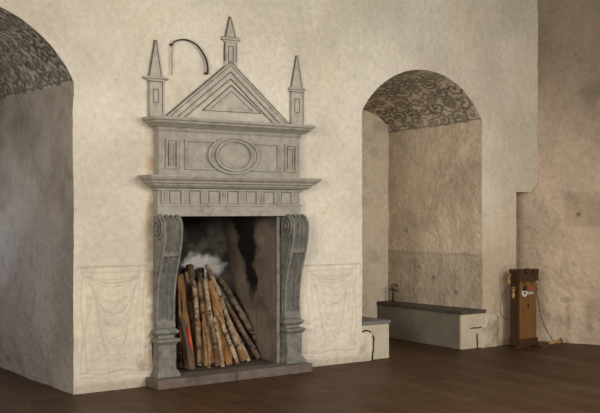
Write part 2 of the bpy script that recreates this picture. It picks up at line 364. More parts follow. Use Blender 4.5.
def reveal(N, side, yb, hw_b, zs_b, base, dark, seed, flip, band=None):
    yy = np.linspace(0, yb, int(yb/.012)+1); Y = np.repeat(yy[:, None], 230, 1); k = Y/yb
    zt = N['zs']*(1-k)+zs_b*k; Z = -.03+(zt+.03)*Zt[None]
    S = N['c']+side*(N['hw']*(1-k)+hw_b*k); P = np.stack([S, Y, Z], -1); C = niche_plaster(P, base, dark, seed)
    if band: C = band(C, P)
    D = disp(P); e = smooth(0, .08, Y)*smooth(0, .05, yb-Y)*smooth(0, .06, zt-Z); D[..., 0] += (fbm(P, 5, 4, 62)-.5)*.034*e
    return P+D, C, flip
def nrband(C, P):                                                    # a rougher scraped zone low on the reveal
    z = P[..., 2]; n = fbm(P, 7, 3, 75)
    C = lerp3(C, C*np.array([.80, .80, .82]), smooth(1.12, 1.04, z+.06*(n-.5)))
    C = lerp3(C, C*.72, np.exp(-((z-1.08+.03*(n-.5))/.02)**2)*.8)
    for a, b, k in ((.75, .78, .03), (1.0, .9, .02), (.4, .62, .02), (1.2, 1.35, .025)): C = lerp3(C, C*.45, np.exp(-(((P[..., 1]-a)/k)**2+((z-b)/k)**2)))
    return C
brn, brd = (.70, .60, .46), (.58, .49, .37)
rp = [reveal(NR, 1, YB, .772, 2.60, brn, brd, 0, True, nrband), reveal(NR, -1, YB, .772, 2.60, (.62, .55, .43), (.52, .46, .36), 1, False)]
# back of the niche
u = np.linspace(-1, 1, 150); S1 = NR['c']+.772*np.sin(u*math.pi/2); zt = 2.60+.30*np.maximum(1-np.abs(np.sin(u*math.pi/2))**2.2, 0)**(1/2.2)
S = np.repeat(S1[:, None], 230, 1); Z = -.03+(zt[:, None]+.03)*Zt[None]; P = np.stack([S, np.full_like(S, YB), Z], -1)
rp.append((P+disp(P), niche_plaster(P, (.78, .70, .55), (.68, .61, .48), 2), False))
grids('wall_niche_right', rp, M['rough_plaster'])

# --- painted vaults
def scroll(pt, u, v, R, dirn, a0, k=1.0, turns=1.45, sq=1.0):
    n = 46; q = lambda t, dr=0: (u+(R*(1-t)**.8+.008+dr)*math.cos(a0+dirn*t*turns*6.283), v+sq*(R*(1-t)**.8+.008+dr)*math.sin(a0+dirn*t*turns*6.283))
    for i in range(n*3):
        t = i/(n*3-1); pt.dot(*q(t), .017-.006*t, k)
    for i in range(1, 13):                                           # acanthus lobes, alternately outside and inside the stem
        t = i/14; sg = 1 if i % 2 else -1; L = (.052 if sg > 0 else .030)*(1-.5*t)
        for m in range(9):
            w_ = m/8; pt.dot(*q(t+.035*w_*dirn*dirn, sg*L*w_), (.017*(1-t*.4))*(1-.65*w_), k*.95)
    pt.dot(u, v, .026, k)
def vault_paint(arcL, depth, ribs, seed, sp=.215, Rk=.56):
    pt = Paint(-arcL/2, arcL/2, 0, depth, .006); r = random.Random(seed)
    for y in ribs:
        pt.line([(-arcL/2, y-.022), (arcL/2, y-.022)], .011, .85); pt.line([(-arcL/2, y+.022), (arcL/2, y+.022)], .009, .7)
    for uu in (-arcL/2+.03, arcL/2-.03, ): pt.line([(uu, 0), (uu, depth)], .010, .8)
    pt.line([(-arcL/2, .03), (arcL/2, .03)], .007, .6)
    nu = max(2, int(arcL/sp)); nv = max(2, int(depth/sp))
    for i in range(nu):
        for j in range(nv):
            u = -arcL/2+(i+.5)*arcL/nu+r.uniform(-.04, .04); v = (j+.5)*depth/nv+r.uniform(-.02, .02)
            d = 1 if (i+j) % 2 else -1; R = sp*Rk*r.uniform(.66, .98); a0 = r.uniform(0, 6.28)
            scroll(pt, u, v, R, d, a0, r.uniform(.75, 1.0), r.uniform(1.1, 1.7), r.uniform(.8, 1.15))
            u2, v2 = u+sp*.9*r.uniform(.6, 1), v+sp*r.uniform(-.6, .6)
            pt.line([(u+(u2-u)*t+.05*math.sin(t*3.1)*d, v+R+(v2-v)*t+.06*math.cos(t*3.1)*d) for t in np.linspace(0, 1, 10)], .012, .85)
    for i in range(int(arcL*depth*95)):
        u, v = r.uniform(-arcL/2, arcL/2), r.uniform(0, depth); a = r.uniform(0, 6.28)
        pt.line([(u+.06*t*math.cos(a+1.5*t), v+.06*t*math.sin(a+1.5*t)) for t in np.linspace(0, 1, 5)], .014, r.uniform(.4, .95))
    return pt
def vault(N, hw_b, zs_b, rise, yb, pt, base, ink, seed, name):
    nt_, ny = 300, int(yb/.008)+1
    t = np.repeat(np.linspace(-1, 1, nt_)[:, None], ny, 1); y = np.repeat(np.linspace(0, yb, ny)[None], nt_, 0)
    P = vault_point(N, hw_b, zs_b, rise, yb, t, y); th = math.asin(N['hw']/N['R'])
    C = niche_plaster(P, base, tuple(.82*c for c in base), seed)
    k = pt.sample(t*th*N['R'], y)*(.85+.5*(fbm(P, 9, 3, 80+seed)-.3)); C = lerp3(C, np.broadcast_to(ink, C.shape), np.clip(k, 0, 1)*.9)
    wear = .15*smooth(.35, .7, fbm(P, 2, 3, 83+seed)); C = lerp3(C, np.broadcast_to(tuple(.45*c for c in base), C.shape), wear)
    return grids(name, [(P+disp(P), C, True)], M['plaster'])
thR = math.asin(NR['hw']/NR['R'])*NR['R']*2; thL = math.asin(NL['hw']/NL['R'])*NL['R']*2
vault(NR, .772, 2.60, .30, YB, vault_paint(thR, YB, (.92,), 3), (.78, .69, .55), (.06, .05, .038), 5, 'ceiling_niche_right')
YL = 2.35
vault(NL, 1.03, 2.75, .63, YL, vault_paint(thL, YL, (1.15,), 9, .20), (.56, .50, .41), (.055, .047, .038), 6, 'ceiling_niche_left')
# --- left niche: reveals and window wall
def lband(C, P):  # blue window daylight painted into the lower part of the reveal
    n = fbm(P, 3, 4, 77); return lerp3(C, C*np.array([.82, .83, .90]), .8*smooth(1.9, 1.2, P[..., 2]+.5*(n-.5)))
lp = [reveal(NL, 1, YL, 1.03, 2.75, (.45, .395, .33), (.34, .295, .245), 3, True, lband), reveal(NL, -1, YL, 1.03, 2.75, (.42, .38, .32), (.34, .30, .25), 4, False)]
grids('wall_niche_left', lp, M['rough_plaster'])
cl = NL['c']
b = MB(); b.box(cl-1.1, cl-.55, YL, YL+.12, -.03, 3.5).box(cl+.55, cl+1.1, YL, YL+.12, -.03, 3.5).box(cl-.55, cl+.55, YL, YL+.12, -.03, .95).box(cl-.55, cl+.55, YL, YL+.12, 2.4, 3.5)
tag(b.build('wall_window_side', M['bench_plaster']), kind='structure')
wn = empty('window_1', (cl, YL, .95)); tag(wn, kind='structure')
fr = MB(); fr.box(-.55, .55, .02, .08, 0, .06).box(-.55, .55, .02, .08, 1.39, 1.45).box(-.55, -.49, .02, .08, .06, 1.39).box(.49, .55, .02, .08, .06, 1.39).box(-.02, .02, .02, .08, .06, 1.39)
for z in (.4, .73, 1.06): fr.box(-.49, .49, .03, .07, z-.012, z+.012)
fr.build('window_frame', M['oak_dark'], wn)
gl, nt, gb = new_mat('old_window_glass', .05, .5); gb.inputs['Transmission Weight'].default_value = 1; gb.inputs[0].default_value = (.85, .92, .95, 1)
MB().box(-.49, .49, .048, .052, .06, 1.39).build('window_pane', gl, wn)

# --- floor
b = MB(); b.box(-8, 12, -13, 3.2, -.12, 0); tag(b.build('floor', M['floor']), kind='structure')
b = MB(); b.box(L0+.02, L1-.015, -.06, .10, 0, .006); tag(b.build('trim_2', M['oak_dark']), kind='structure')

# ================================================================ CHIMNEYPIECE
fp = empty('fireplace', (1.56, 0, 0))
tag(fp, 'grey carved stone fireplace with scrolled console jambs against the pale wall', 'fireplace')
def P_(mb, name, mat, bevel=0, parent=None, smooth=False, seg=2):
    o = mb.build(name, mat, None, bevel, seg, smooth); par = parent or fp
    o.parent = par; base = Vector((1.56, 0, 0)) if par is fp else Vector((0, 0, 0))
    # vertices were given in world space
    for v in o.data.vertices: v.co -= base
    return o
def sweep(mb, sL, sR, prof, kl=1.0, kr=1.0):             # moulding returned on both sides; prof: (projection beyond front plane, front plane p, z)
    vs = []; fs = []
    for off, p, z in prof:
        vs += [(sL-off*kl, .0, z), (sL-off*kl, -p, z), (sR+off*kr, -p, z), (sR+off*kr, .0, z)]
    for i in range(len(prof)-1):
        for k in range(3): a = i*4+k; fs.append((a, a+1, a+5, a+4))
    n = len(prof)
    fs.append((3, 2, 1, 0)); fs.append(tuple((n-1)*4+k for k in range(4)))
    fs.append(tuple([i*4 for i in range(n)][::-1])[::-1]); fs.append(tuple([i*4+3 for i in range(n)][::-1]))
    return mb.add(vs, fs)
B0, B1, BP = .764, 2.356, .10
# firebox lining
def soot_col(P, which):
    n1 = fbm(P, 2.2, 4, 91); n2 = fbm(P, 7, 4, 92); z = P[..., 2]; y = P[..., 1]; s = P[..., 0]
    if which == 'back':
        C = lerp3((.035, .030, .026), (.10, .088, .075), smooth(.35, .75, n1))
        C = lerp3(C, np.broadcast_to((.16, .14, .12), C.shape), .6*smooth(.50, .75, n2))
        d = np.hypot((s-HALO[0])/.26, (z-HALO[1])/.135)+1.5*(fbm(P, 9, 4, 95)-.5)
        C = lerp3(C, np.broadcast_to((.66, .65, .63), C.shape), smooth(1.15, .55, d))
        return C
    C = lerp3((.20, .155, .12), (.31, .25, .195), smooth(.3, .7, n1)); C = lerp3(C, C*.6, .7*smooth(.55, .75, n2))
    if which == 'right':
        c = .46-.02*(1.4-z)+.22*(n2-.5)+.12*(n1-.5)                     # the streak slants with depth
        k = np.exp(-((y-c)/(.06+.19*np.clip(z-.7, 0, 1)))**4)*smooth(.50, .95, z+.25*(n1-.5))
        C = lerp3(C, np.broadcast_to((.012, .011, .010), C.shape), np.clip(k*1.3, 0, 1))
        C = lerp3(C, np.broadcast_to((.03, .027, .024), C.shape), .8*smooth(1.32, 1.6, z+.2*(n2-.5)))
        C = lerp3(C, np.broadcast_to((.09, .075, .06), C.shape), .6*smooth(.55, .8, y))
        C = lerp3(C, C*.5, np.exp(-((z-.16)/.14)**2)*smooth(.2, .7, y))
    return C
FB = .80; HALO = (1.74, 1.03)
def fright(y, z): k = np.clip(y/FB, 0, 1); return 2.107+k*(.123-.24*np.clip(z/1.55, 0, 1.4))
Y, Z = mesh_uv(-.036, FB, .08, 2.2, .012); P = np.stack([fright(Y, Z), Y, Z], -1)
ff = [(P+disp(P, .7), soot_col(P, 'right'), True)]
P = np.stack([3.075-fright(Y, Z), Y, Z], -1); ff.append((P+disp(P, .7), soot_col(P, 'left'), False))
U, Z = mesh_uv(0, 1, .08, 2.2, .012); Y = np.full_like(U, FB); nn = 110
U, Z = np.meshgrid(np.linspace(0, 1, nn), np.linspace(.08, 2.2, 177), indexing='ij'); Y = np.full_like(U, FB)
sr = fright(Y, Z); P = np.stack([3.075-sr+(2*sr-3.075)*U, Y, Z], -1); ff.append((P+disp(P, .7), soot_col(P, 'back'), False))
fbx = grids('firebox', ff, M['soot'], kind=None, parent=fp); fbx.location = (-1.56, 0, 0)
P_(MB().box(.85, 2.28, -.0, FB+.02, 2.19, 2.22), 'flue_light_block', M['crack'])  # unseen dark cap added to stop light entering the firebox from above
P_(MB().box(.96, 2.30, -.04, FB+.03, .005, .088), 'firebox_floor', M['bench_top'])
# hearth stones
P_(MB().box(.686, 1.512, -.25, .0, 0, .084), 'hearth_stone', M['hearth'], .008)
P_(MB().box(1.516, 2.40, -.25, .0, 0, .087), 'hearth_stone', M['hearth'], .008)
# body jambs, lintel
P_(MB().box(B0, .970, -.04, .0, .085, 1.56), 'jamb', M['stone_dark'], .004)
P_(MB().box(2.112, 2.146, -.04, .0, .085, 1.56), 'jamb_edge', M['stone_dark'], .004)
P_(MB().box(2.146, B1, -.006, .0, .085, 1.56), 'jamb', M['stone_dark'])
P_(MB().box(B0-.004, B1+.004, -BP-.004, .0, 1.55, 1.645), 'lintel', M['stone'], .005)
P_(MB().box(B0+.004, B1-.004, -BP+.012, .0, 1.645, 1.80), 'frieze', M['stone'])
P_(sweep(MB(), B0, B1, [(.0, .10, 1.640), (.012, .112, 1.645), (.012, .112, 1.660), (.0, .10, 1.664)]), 'string_course', M['stone'])
for k in range(8):
    c = 1.56+(k-3.5)*.2065; mb = MB()
    for q in (-1, 0, 1): mb.box(c+q*.027-.011, c+q*.027+.011, -BP-.010, -.05, 1.664, 1.788)
    mb.box(c-.040, c+.040, -BP-.004, -.05, 1.660, 1.79); P_(mb, 'triglyph', M['stone'], .003)
for k in range(7):
    c = 1.56+(k-3)*.2065; P_(MB().box(c-.052, c+.052, -BP-.001, -.05, 1.675, 1.780), 'metope', M['stone'], .006)
# mantel shelf
sh = [(.0, .10, 1.785), (.012, .112, 1.79), (.014, .114, 1.805), (.05, .150, 1.815), (.075, .178, 1.835), (.082, .185, 1.850), (.11, .21, 1.856), (.112, .215, 1.872), (.120, .225, 1.876), (.140, .246, 1.892), (.148, .256, 1.908), (.150, .260, 1.912), (.150, .260, 1.925)]
P_(sweep(MB(), B0, B1, sh), 'mantel_shelf', M['stone'], .002)
# overmantel
O0, O1 = .774, 2.350
P_(MB().box(O0, O1, -BP, .0, 1.92, 2.35), 'overmantel', M['stone'], .004)
def frame(mb, x0, x1, z0, z1, wd, p0, p1):
    mb.box(x0, x1, -p1, -p0, z1-wd, z1).box(x0, x1, -p1, -p0, z0, z0+wd).box(x0, x0+wd, -p1, -p0, z0+wd, z1-wd).box(x1-wd, x1, -p1, -p0, z0+wd, z1-wd)
for a, b_ in ((.835, .965), (2.155, 2.300)):
    mb = MB(); frame(mb, a, b_, 1.985, 2.262, .018, .08, .124); frame(mb, a+.035, b_-.035, 2.02, 2.227, .012, .08, .118)
    P_(mb, 'panel_moulding', M['stone'], .004)
    P_(MB().box(a+.05, b_-.05, -.106, -.08, 2.04, 2.207), 'panel_field', M['stone'], .004)
def ell(c, rx, rz, n=56): return [(c[0]+rx*math.cos(2*math.pi*k/n), c[1]+rz*math.sin(2*math.pi*k/n)) for k in range(n)]
EC = (1.562, 2.128)
for a, b_, side in ((1.035, 1.36, 0), (1.765, 2.085, 1)):
    mb = MB(); wd = .018
    mb.box(a, b_, -.124, -.08, 2.262-wd, 2.262).box(a, b_, -.124, -.08, 1.985, 1.985+wd)
    if side == 0: mb.box(a, a+wd, -.124, -.08, 2.0, 2.247)
    else: mb.box(b_-wd, b_, -.124, -.08, 2.0, 2.247)
    P_(mb, 'panel_moulding', M['stone'], .004)
def ring(mb, c, r0, r1, p0, p1, n=64):
    vs = []; fs = []
    for (rx, rz), p in ((r1, p0), (r1, p1), (r0, p1), (r0, p0)):
        vs += [(x, -p, z) for x, z in ell(c, rx, rz, n)]
    for i in range(4):
        j = (i+1) % 4
        for k in range(n): fs.append((i*n+k, j*n+k, j*n+(k+1) % n, i*n+(k+1) % n))
    return mb.add(vs, fs)
P_(MB().prism(ell(EC, .278, .170), -.112, -.08), 'medallion', M['stone'], .004)
P_(ring(MB(), EC, (.262, .158), (.288, .180), .08, .134), 'medallion_ring', M['stone'], .004)
P_(ring(MB(), EC, (.186, .132), (.210, .154), .08, .140), 'medallion_ring', M['stone'], .004)
P_(MB().prism(ell(EC, .175, .120), -.118, -.08), 'medallion_field', M['stone'], .004)
# crowning cornice, laid in three blocks
uc = [(.0, .10, 2.33), (.010, .112, 2.338), (.016, .120, 2.350), (.022, .128, 2.366), (.050, .150, 2.370), (.055, .160, 2.378), (.075, .190, 2.392), (.095, .215, 2.404), (.100, .222, 2.420), (.118, .240, 2.424), (.122, .246, 2.430), (.122, .246, 2.452)]
P_(sweep(MB(), O0, O1, uc, 1.0, .72), 'upper_cornice', M['stone'], .002)

# consoles
CP = [(.14, 1.553), (.19, 1.556), (.235, 1.542), (.268, 1.508), (.285, 1.46), (.288, 1.40), (.280, 1.33), (.262, 1.25), (.238, 1.17), (.210, 1.09), (.183, 1.01), (.162, .93), (.148, .85), (.140, .77), (.137, .69), (.140, .61), (.146, .545)]
def spline(pts, n):
    out = []; q = [Vector((*p, 0)) for p in pts]; q = [q[0]*2-q[1]]+q+[q[-1]*2-q[-2]]
    for i in range(1, len(q)-2):
        for k in range(n):
            t = k/n; a, b, c, d = q[i-1:i+3]
            out.append(.5*((2*b)+(c-a)*t+(2*a-5*b+4*c-d)*t*t+(-a+3*b-3*c+d)*t**3))
    out.append(q[-2]); return [(v.x, v.y) for v in out]
def console(x0, x1):
    prof = spline([(.055+(p-.137)*1.02, z) for p, z in CP], 4); n = 49; vs = []; fs = []; W = x1-x0; xs = np.linspace(0, 1, n)
    def flute(u):                                          # three hollow flutes between raised fillets
        if u < .09 or u > .91: return .012
        q = (u-.09)/.82*3; f = abs((q % 1)-.5)*2; return .014 if f > .84 else -.020*math.sqrt(max(0, 1-(f/.84)**2))
    tw = [0]*len(prof)
    for i, (p, z) in enumerate(prof):
        a = prof[max(i-1, 0)]; b = prof[min(i+1, len(prof)-1)]; tx, tz = b[0]-a[0], b[1]-a[1]; L = math.hypot(tx, tz); nx, nz = -tz/L, tx/L
        for u in xs:
            f = flute(u)
            if abs(z-1.20) < .028: f = .012                # the smooth cross band at the waist
            if z < .60: f = .010
            vs.append((x0+W*u, -(p+nx*f), z+nz*f))
    for i in range(len(prof)-1):
        for k in range(n-1): fs.append((i*n+k, (i+1)*n+k, (i+1)*n+k+1, i*n+k+1))
    face = MB().add(vs, fs)
    # cheeks
    b0 = len(face.v); m = len(prof)
    L = [(x0, 0, z) for p, z in prof]; R = [(x1, 0, z) for p, z in prof]; face.v += L+R
    for i in range(m-1):
        face.f.append((i*n, b0+i, b0+i+1, (i+1)*n)); face.f.append((i*n+n-1, (i+1)*n+n-1, b0+m+i+1, b0+m+i))
    face.f.append(tuple([k for k in range(n)]+[b0+m, b0]))
    c = P_(face, 'console', M['stone_dark'])
    for side, x in ((-1, x0), (1, x1)):                    # volute spiral standing proud of each cheek
        cc = (.105, 1.440); pts = []
        for k in range(60):
            t = k/59; a = math.pi*.5-t*2.3*2*math.pi*(1); r = .098*(1-t)**.9+.016
            pts.append((x-1.56+side*(.004+.012*t), -(cc[0]+r*.85*math.cos(a)), cc[1]+r*math.sin(a)))
        v = MB().tube(pts, [.012*(1-.35*k/59) for k in range(60)], 8); o = v.build('volute', M['stone_dark'], c, smooth=True)
        e = MB(); e.tube([(x-1.56-side*.01, -cc[0], cc[1]), (x-1.56+side*.026, -cc[0], cc[1])], .024, 16); e.build('volute_eye', M['stone_dark'], c, .004)
        # leaf line running down the cheek
        pts = [(x-1.56+side*.003, -(max(p-.022, .02)), z) for p, z in prof if z < 1.33]; MB().tube(pts, .007, 6).build('cheek_fillet', M['stone_dark'], c, smooth=True)
for x0, x1, lab in ((.765, .955, 0), (2.185, 2.375, 1)):
    console(x0, x1)
    # neck roll, plinth
    mb = MB(); mb.box(x0+.0, x1-.0, -.085, 0, .525, .548); P_(mb, 'console_foot', M['stone_dark'], .006)
    mb = MB(); pts = []
    vs = []; fs = []; n = 14
    prof = [(.070, .525)]+[(.075+.032*math.sin(math.pi*k/10), .522-.062*k/10) for k in range(11)]+[(.070, .458)]
    P_(sweep(MB(), x0+.004, x1-.006, [(max(0, p-.070)*.8, p, z) for p, z in prof[::-1]]), 'neck_roll', M['stone_dark'])
    P_(MB().box(x0+.012, x1-.014, -.078, 0, .43, .460), 'plinth_neck', M['stone_dark'], .003)
    a, b_ = x0+.002, x1-.010
    P_(sweep(MB(), a, b_, [(.0, 0.112, .085), (.026, 0.142, .085), (.026, 0.142, .118), (.018, 0.133, .122), (.012, 0.125, .140), (.002, 0.114, .148), (.0, 0.112, .152), (.0, 0.112, .375), (.004, 0.117, .380), (.016, 0.131, .398), (.026, 0.143, .404), (.028, 0.145, .430), (.0, .10, .434)]), 'plinth', M['stone_dark'], .002)

# ================================================================ PAINTED SUPERSTRUCTURE ON THE WALL (thin lime relief)
def local(mb, name, mat, root, bevel=0.002, smooth=False):
    o = mb.build(name, mat, root, bevel, 1, smooth); L = root.location
    for v in o.data.vertices: v.co -= L
    return o
def strip(mb, a, b, wd, y0, y1):
    d = Vector((b[0]-a[0], b[1]-a[1])); n = Vector((-d.y, d.x)).normalized()*wd/2
    return mb.prism([(a[0]-n.x, a[1]-n.y), (b[0]-n.x, b[1]-n.y), (b[0]+n.x, b[1]+n.y), (a[0]+n.x, a[1]+n.y)], y0, y1)
ZB = 2.452
def obelisk(x, hw, chw, ztop, zc, label, lines=True):
    r = empty('painted_obelisk', (x, 0, ZB)); tag(r, label, 'wall decoration')
    local(MB().box(x-hw, x+hw, -.026, .012, ZB, zc), 'pedestal', M['painted_grey'], r)
    local(MB().prism([(x-hw, zc), (x+hw, zc), (x+chw, zc+.022), (x+chw*.95, zc+.042), (x-chw*.95, zc+.042), (x-chw, zc+.022)], -.034, .012), 'capital', M['painted_grey'], r)
    local(MB().prism([(x-hw*.9, zc+.042), (x+hw*.85, zc+.042), (x+.006, ztop), (x-.006, ztop)], -.024, .012), 'spire', M['painted_grey'], r)
    mb = MB(); q = hw*.42
    frame(mb, x-q, x+q, ZB+.14, zc-.07, .008, .0, .029); 
    strip(mb, (x-hw+.004, ZB), (x-hw+.004, zc), .007, -.028, 0); strip(mb, (x+hw-.004, ZB), (x+hw-.004, zc), .009, -.028, 0)
    strip(mb, (x-chw, zc+.020), (x+chw, zc+.020), .007, -.037, 0); strip(mb, (x-hw, zc-.004), (x+hw, zc-.004), .007, -.037, 0)
    strip(mb, (x-hw*.9+.003, zc+.045), (x-.004, ztop), .006, -.026, 0); strip(mb, (x+hw*.85-.003, zc+.045), (x+.004, ztop), .009, -.026, 0)
    local(mb, 'outline', M['line'], r, 0)
obelisk(.780, .072, .122, 3.168, 2.79, 'grey painted obelisk on the wall at the left end of the fireplace cornice')
obelisk(2.367, .078, .098, 3.172, 2.805, 'faded grey painted obelisk on the wall at the right end of the fireplace cornice')
pr_ = empty('painted_pediment', (1.585, 0, ZB)); tag(pr_, 'grey painted triangular pediment on the wall above the fireplace, topped by a spire', 'wall decoration')
AX = 1.583; ax0, ax1 = .850, 2.305
def chev(o0, o1):        # o: vertical drop of the line below the outer raking edge
    def tri(o):
        k = o; za = 3.045-k; return [(ax0+k*1.19, ZB), (AX, za), (ax1-k*1.21, ZB)]
    A, B = tri(o0), tri(o1); return [A, B]
def chevmesh(mb, o0, o1, y0):
    (a, b), = [chev(o0, o1)]
    mb.prism([b[0], b[1], a[1], a[0]][::1], y0, .012); mb.prism([b[2], a[2], a[1], b[1]], y0, .012)
    return mb
local(MB().prism([(ax0+.02, ZB), (ax1-.02, ZB), (AX, 3.03)], -.016, .012), 'tympanum', M['painted_light'], pr_)
local(chevmesh(MB(), .0, .10, -.024), 'raking_cornice', M['painted_grey'], pr_)
local(chevmesh(MB(), .105, .175, -.021), 'raking_cornice', M['painted_grey'], pr_)
mb = MB()
for o_, wd in ((.0, .010), (.035, .007), (.098, .010), (.165, .008)): chevmesh(mb, o_, o_+wd*1.3, -.027)
local(mb, 'raking_line', M['line'], pr_, 0)
tl, tr_, ta = (1.275, 2.553), (1.930, 2.560), (1.590, 2.812)
local(MB().prism([tl, tr_, ta], -.021, .012), 'centre_triangle', M['painted_grey'], pr_)
mb = MB(); strip(mb, tl, ta, .011, -.026, 0); strip(mb, tr_, ta, .012, -.026, 0); strip(mb, tl, tr_, .006, -.026, 0)
strip(mb, (1.36, 2.57), (1.592, 2.755), .006, -.025, 0); strip(mb, (1.835, 2.575), (1.592, 2.755), .006, -.025, 0)
local(mb, 'triangle_outline', M['line'], pr_, 0)
local(MB().box(AX-.064, AX+.064, -.026, .012, 2.98, 3.225), 'finial_pedestal', M['painted_grey'], pr_)
local(MB().prism([(AX-.064, 3.225), (AX+.064, 3.225), (AX+.098, 3.245), (AX+.094, 3.272), (AX-.094, 3.272), (AX-.098, 3.245)], -.034, .012), 'finial_capital', M['painted_grey'], pr_)
local(MB().prism([(AX-.058, 3.272), (AX+.055, 3.272), (AX-.003, 3.472), (AX-.013, 3.472)], -.024, .012), 'finial_spire', M['painted_grey'], pr_)
mb = MB(); frame(mb, AX-.030, AX+.030, 3.02, 3.19, .008, 0, .029)
for a, b_, wd in (((AX-.062, 3.04), (AX-.062, 3.225), .007), ((AX+.062, 3.04), (AX+.062, 3.225), .009), ((AX-.098, 3.245), (AX+.098, 3.245), .007), ((AX-.094, 3.272), (AX+.094, 3.272), .006), ((AX+.053, 3.275), (AX-.005, 3.472), .009), ((AX-.056, 3.275), (AX-.011, 3.472), .006)):
    strip(mb, a, b_, wd, -.036 if wd in (.006, .007) and abs(a[1]-b_[1]) < .01 else -.028, 0)
local(mb, 'finial_outline', M['line'], pr_, 0)

# ================================================================ IRON STRAP ON THE WALL
ir = empty('iron_hook', (1.323, 0, 2.90)); tag(ir, 'dark curved iron hook on the wall between the left obelisk and the pediment', 'hook')
pts = spline([(.945, 3.140), (.97, 3.168), (1.03, 3.192), (1.11, 3.196), (1.195, 3.165), (1.262, 3.10), (1.305, 3.03), (1.322, 2.95), (1.318, 2.90)], 5)
local(MB().tube([(x, -.035, z) for x, z in pts], [.006+.006*i/len(pts) for i in range(len(pts))], 8), 'hoop', M['iron'], ir, 0, True)
local(MB().tube([(.945, .01, 3.14), (.945, -.035, 3.14)], .013, 10), 'wall_pin', M['iron'], ir, 0)
local(MB().tube([(1.318, .01, 2.905), (1.318, -.038, 2.905)], .014, 10), 'wall_pin', M['iron'], ir, 0)
local(MB().tube([(.944+.004*math.sin(k*1.3), -.03, 3.13-.03*k) for k in range(10)], .0035, 6), 'hanging_wire', M['rust_smear'], ir, 0, True)

# ================================================================ NICHE BENCHES
def bench_root(loc, label): r = empty('window_bench', loc); tag(r, label, 'bench'); return r
rb = bench_root((4.9, 0, 0), 'long masonry bench with dark top slab along the right side of the arched niche')
YE = YB-.02
def quad_prism(mb, pts, z0, z1):
    n = len(pts); return mb.add([(x, y, z0) for x, y in pts]+[(x, y, z1) for x, y in pts], [tuple(range(n-1, -1, -1)), tuple(range(n, 2*n))]+[(i, (i+1) % n, (i+1) % n+n, i+n) for i in range(n)])
mb = quad_prism(MB(), [(4.705, .012), (5.09, .012), (5.02, .2), (4.93, YE), (4.722, YE)], 0, .405); local(mb, 'seat_side', M['bench_side'], rb, .006)
mb = MB().box(4.700, 5.085, -.012, .03, 0, .405); local(mb, 'end_face', M['bench_plaster'], rb, .008)
mb = quad_prism(MB(), [(4.690, -.022), (5.092, -.022), (5.085, .05), (4.95, YE), (4.708, YE)], .405, .447); local(mb, 'seat_slab', M['bench_top'], rb, .004)
def crack(mb, pts, wd, y, seed=1):
    r = random.Random(seed); L = []; R = []
    for i, (x, z) in enumerate(pts):
        w_ = wd*r.uniform(.5, 1.3); a = pts[max(i-1, 0)]; b = pts[min(i+1, len(pts)-1)]; d = Vector((b[0]-a[0], b[1]-a[1])).normalized(); n = Vector((-d.y, d.x))*w_/2
        L.append((x+n.x, z+n.y)); R.append((x-n.x, z-n.y))
    for i in range(len(pts)-1): mb.prism([L[i], R[i], R[i+1], L[i+1]], y, y+.01)
    return mb
local(crack(MB(), [(4.84, .238), (4.90, .242), (4.96, .238), (5.03, .244)], .012, -.018), 'crack', M['crack'], rb, 0)
local(crack(MB(), [(4.952, .175), (4.945, .12), (4.955, .06), (4.950, .0)], .016, -.018), 'crack', M['crack'], rb, 0)
lb = bench_root((3.42, 0, 0), 'short cracked masonry bench with thin grey slab at the left side of the arched niche')
mb = quad_prism(MB(), [(3.225, .0), (3.618, .0), (3.50, YE), (3.34, YE)], 0, .385); local(mb, 'seat_block', M['bench_plaster'], lb, .008)
mb = quad_prism(MB(), [(3.228, -.022), (3.622, -.022), (3.505, YE), (3.34, YE), (3.245, .04)], .385, .418); local(mb, 'seat_slab', M['slab_blue'], lb, .004)
local(crack(MB(), [(3.235, .315), (3.285, .325), (3.335, .315), (3.362, .28), (3.395, .235), (3.388, .18), (3.392, .12), (3.372, .06), (3.376, .0)], .017, -.008, 3), 'crack', M['crack'], lb, 0)
# rough footing stone beside it, continuing the wall
S, Z = mesh_uv(3.19, 3.372, 0, .31, .008)
n = fbm(np.stack([S, 0*S, Z], -1), 9, 3, 97); e = smooth(0, .03, S-3.19)*smooth(0, .02, 3.372-S)*smooth(0, .03, .31-Z)
P = np.stack([S+(n-.5)*.02, -.022*e-.014*(n-.3)*e+.006, Z], -1); st = grids('footing_stone', [(P, lerp3((.50, .46, .37), (.68, .62, .51), smooth(.3, .7, n)), False)], M['plaster'], kind=None, parent=lb); st.location = (-3.42, 0, 0)
# rubble at the foot of the wall right of the niche
S, Z = mesh_uv(5.0, 5.36, 0, .42, .008)
n = fbm(np.stack([S, 0*S, Z], -1), 7, 4, 98); e = smooth(0, .05, S-5.0-.06*smooth(.24, .26, Z))*smooth(0, .10, 5.36-S)*smooth(0, .12, .42-Z)
P = np.stack([S, -(.03+.035*(n-.4))*e+.010, Z], -1); grids('rubble_right', [(P, lerp3((.40, .35, .28), (.60, .54, .44), smooth(.3, .7, n)), False)], M['rough_plaster'])

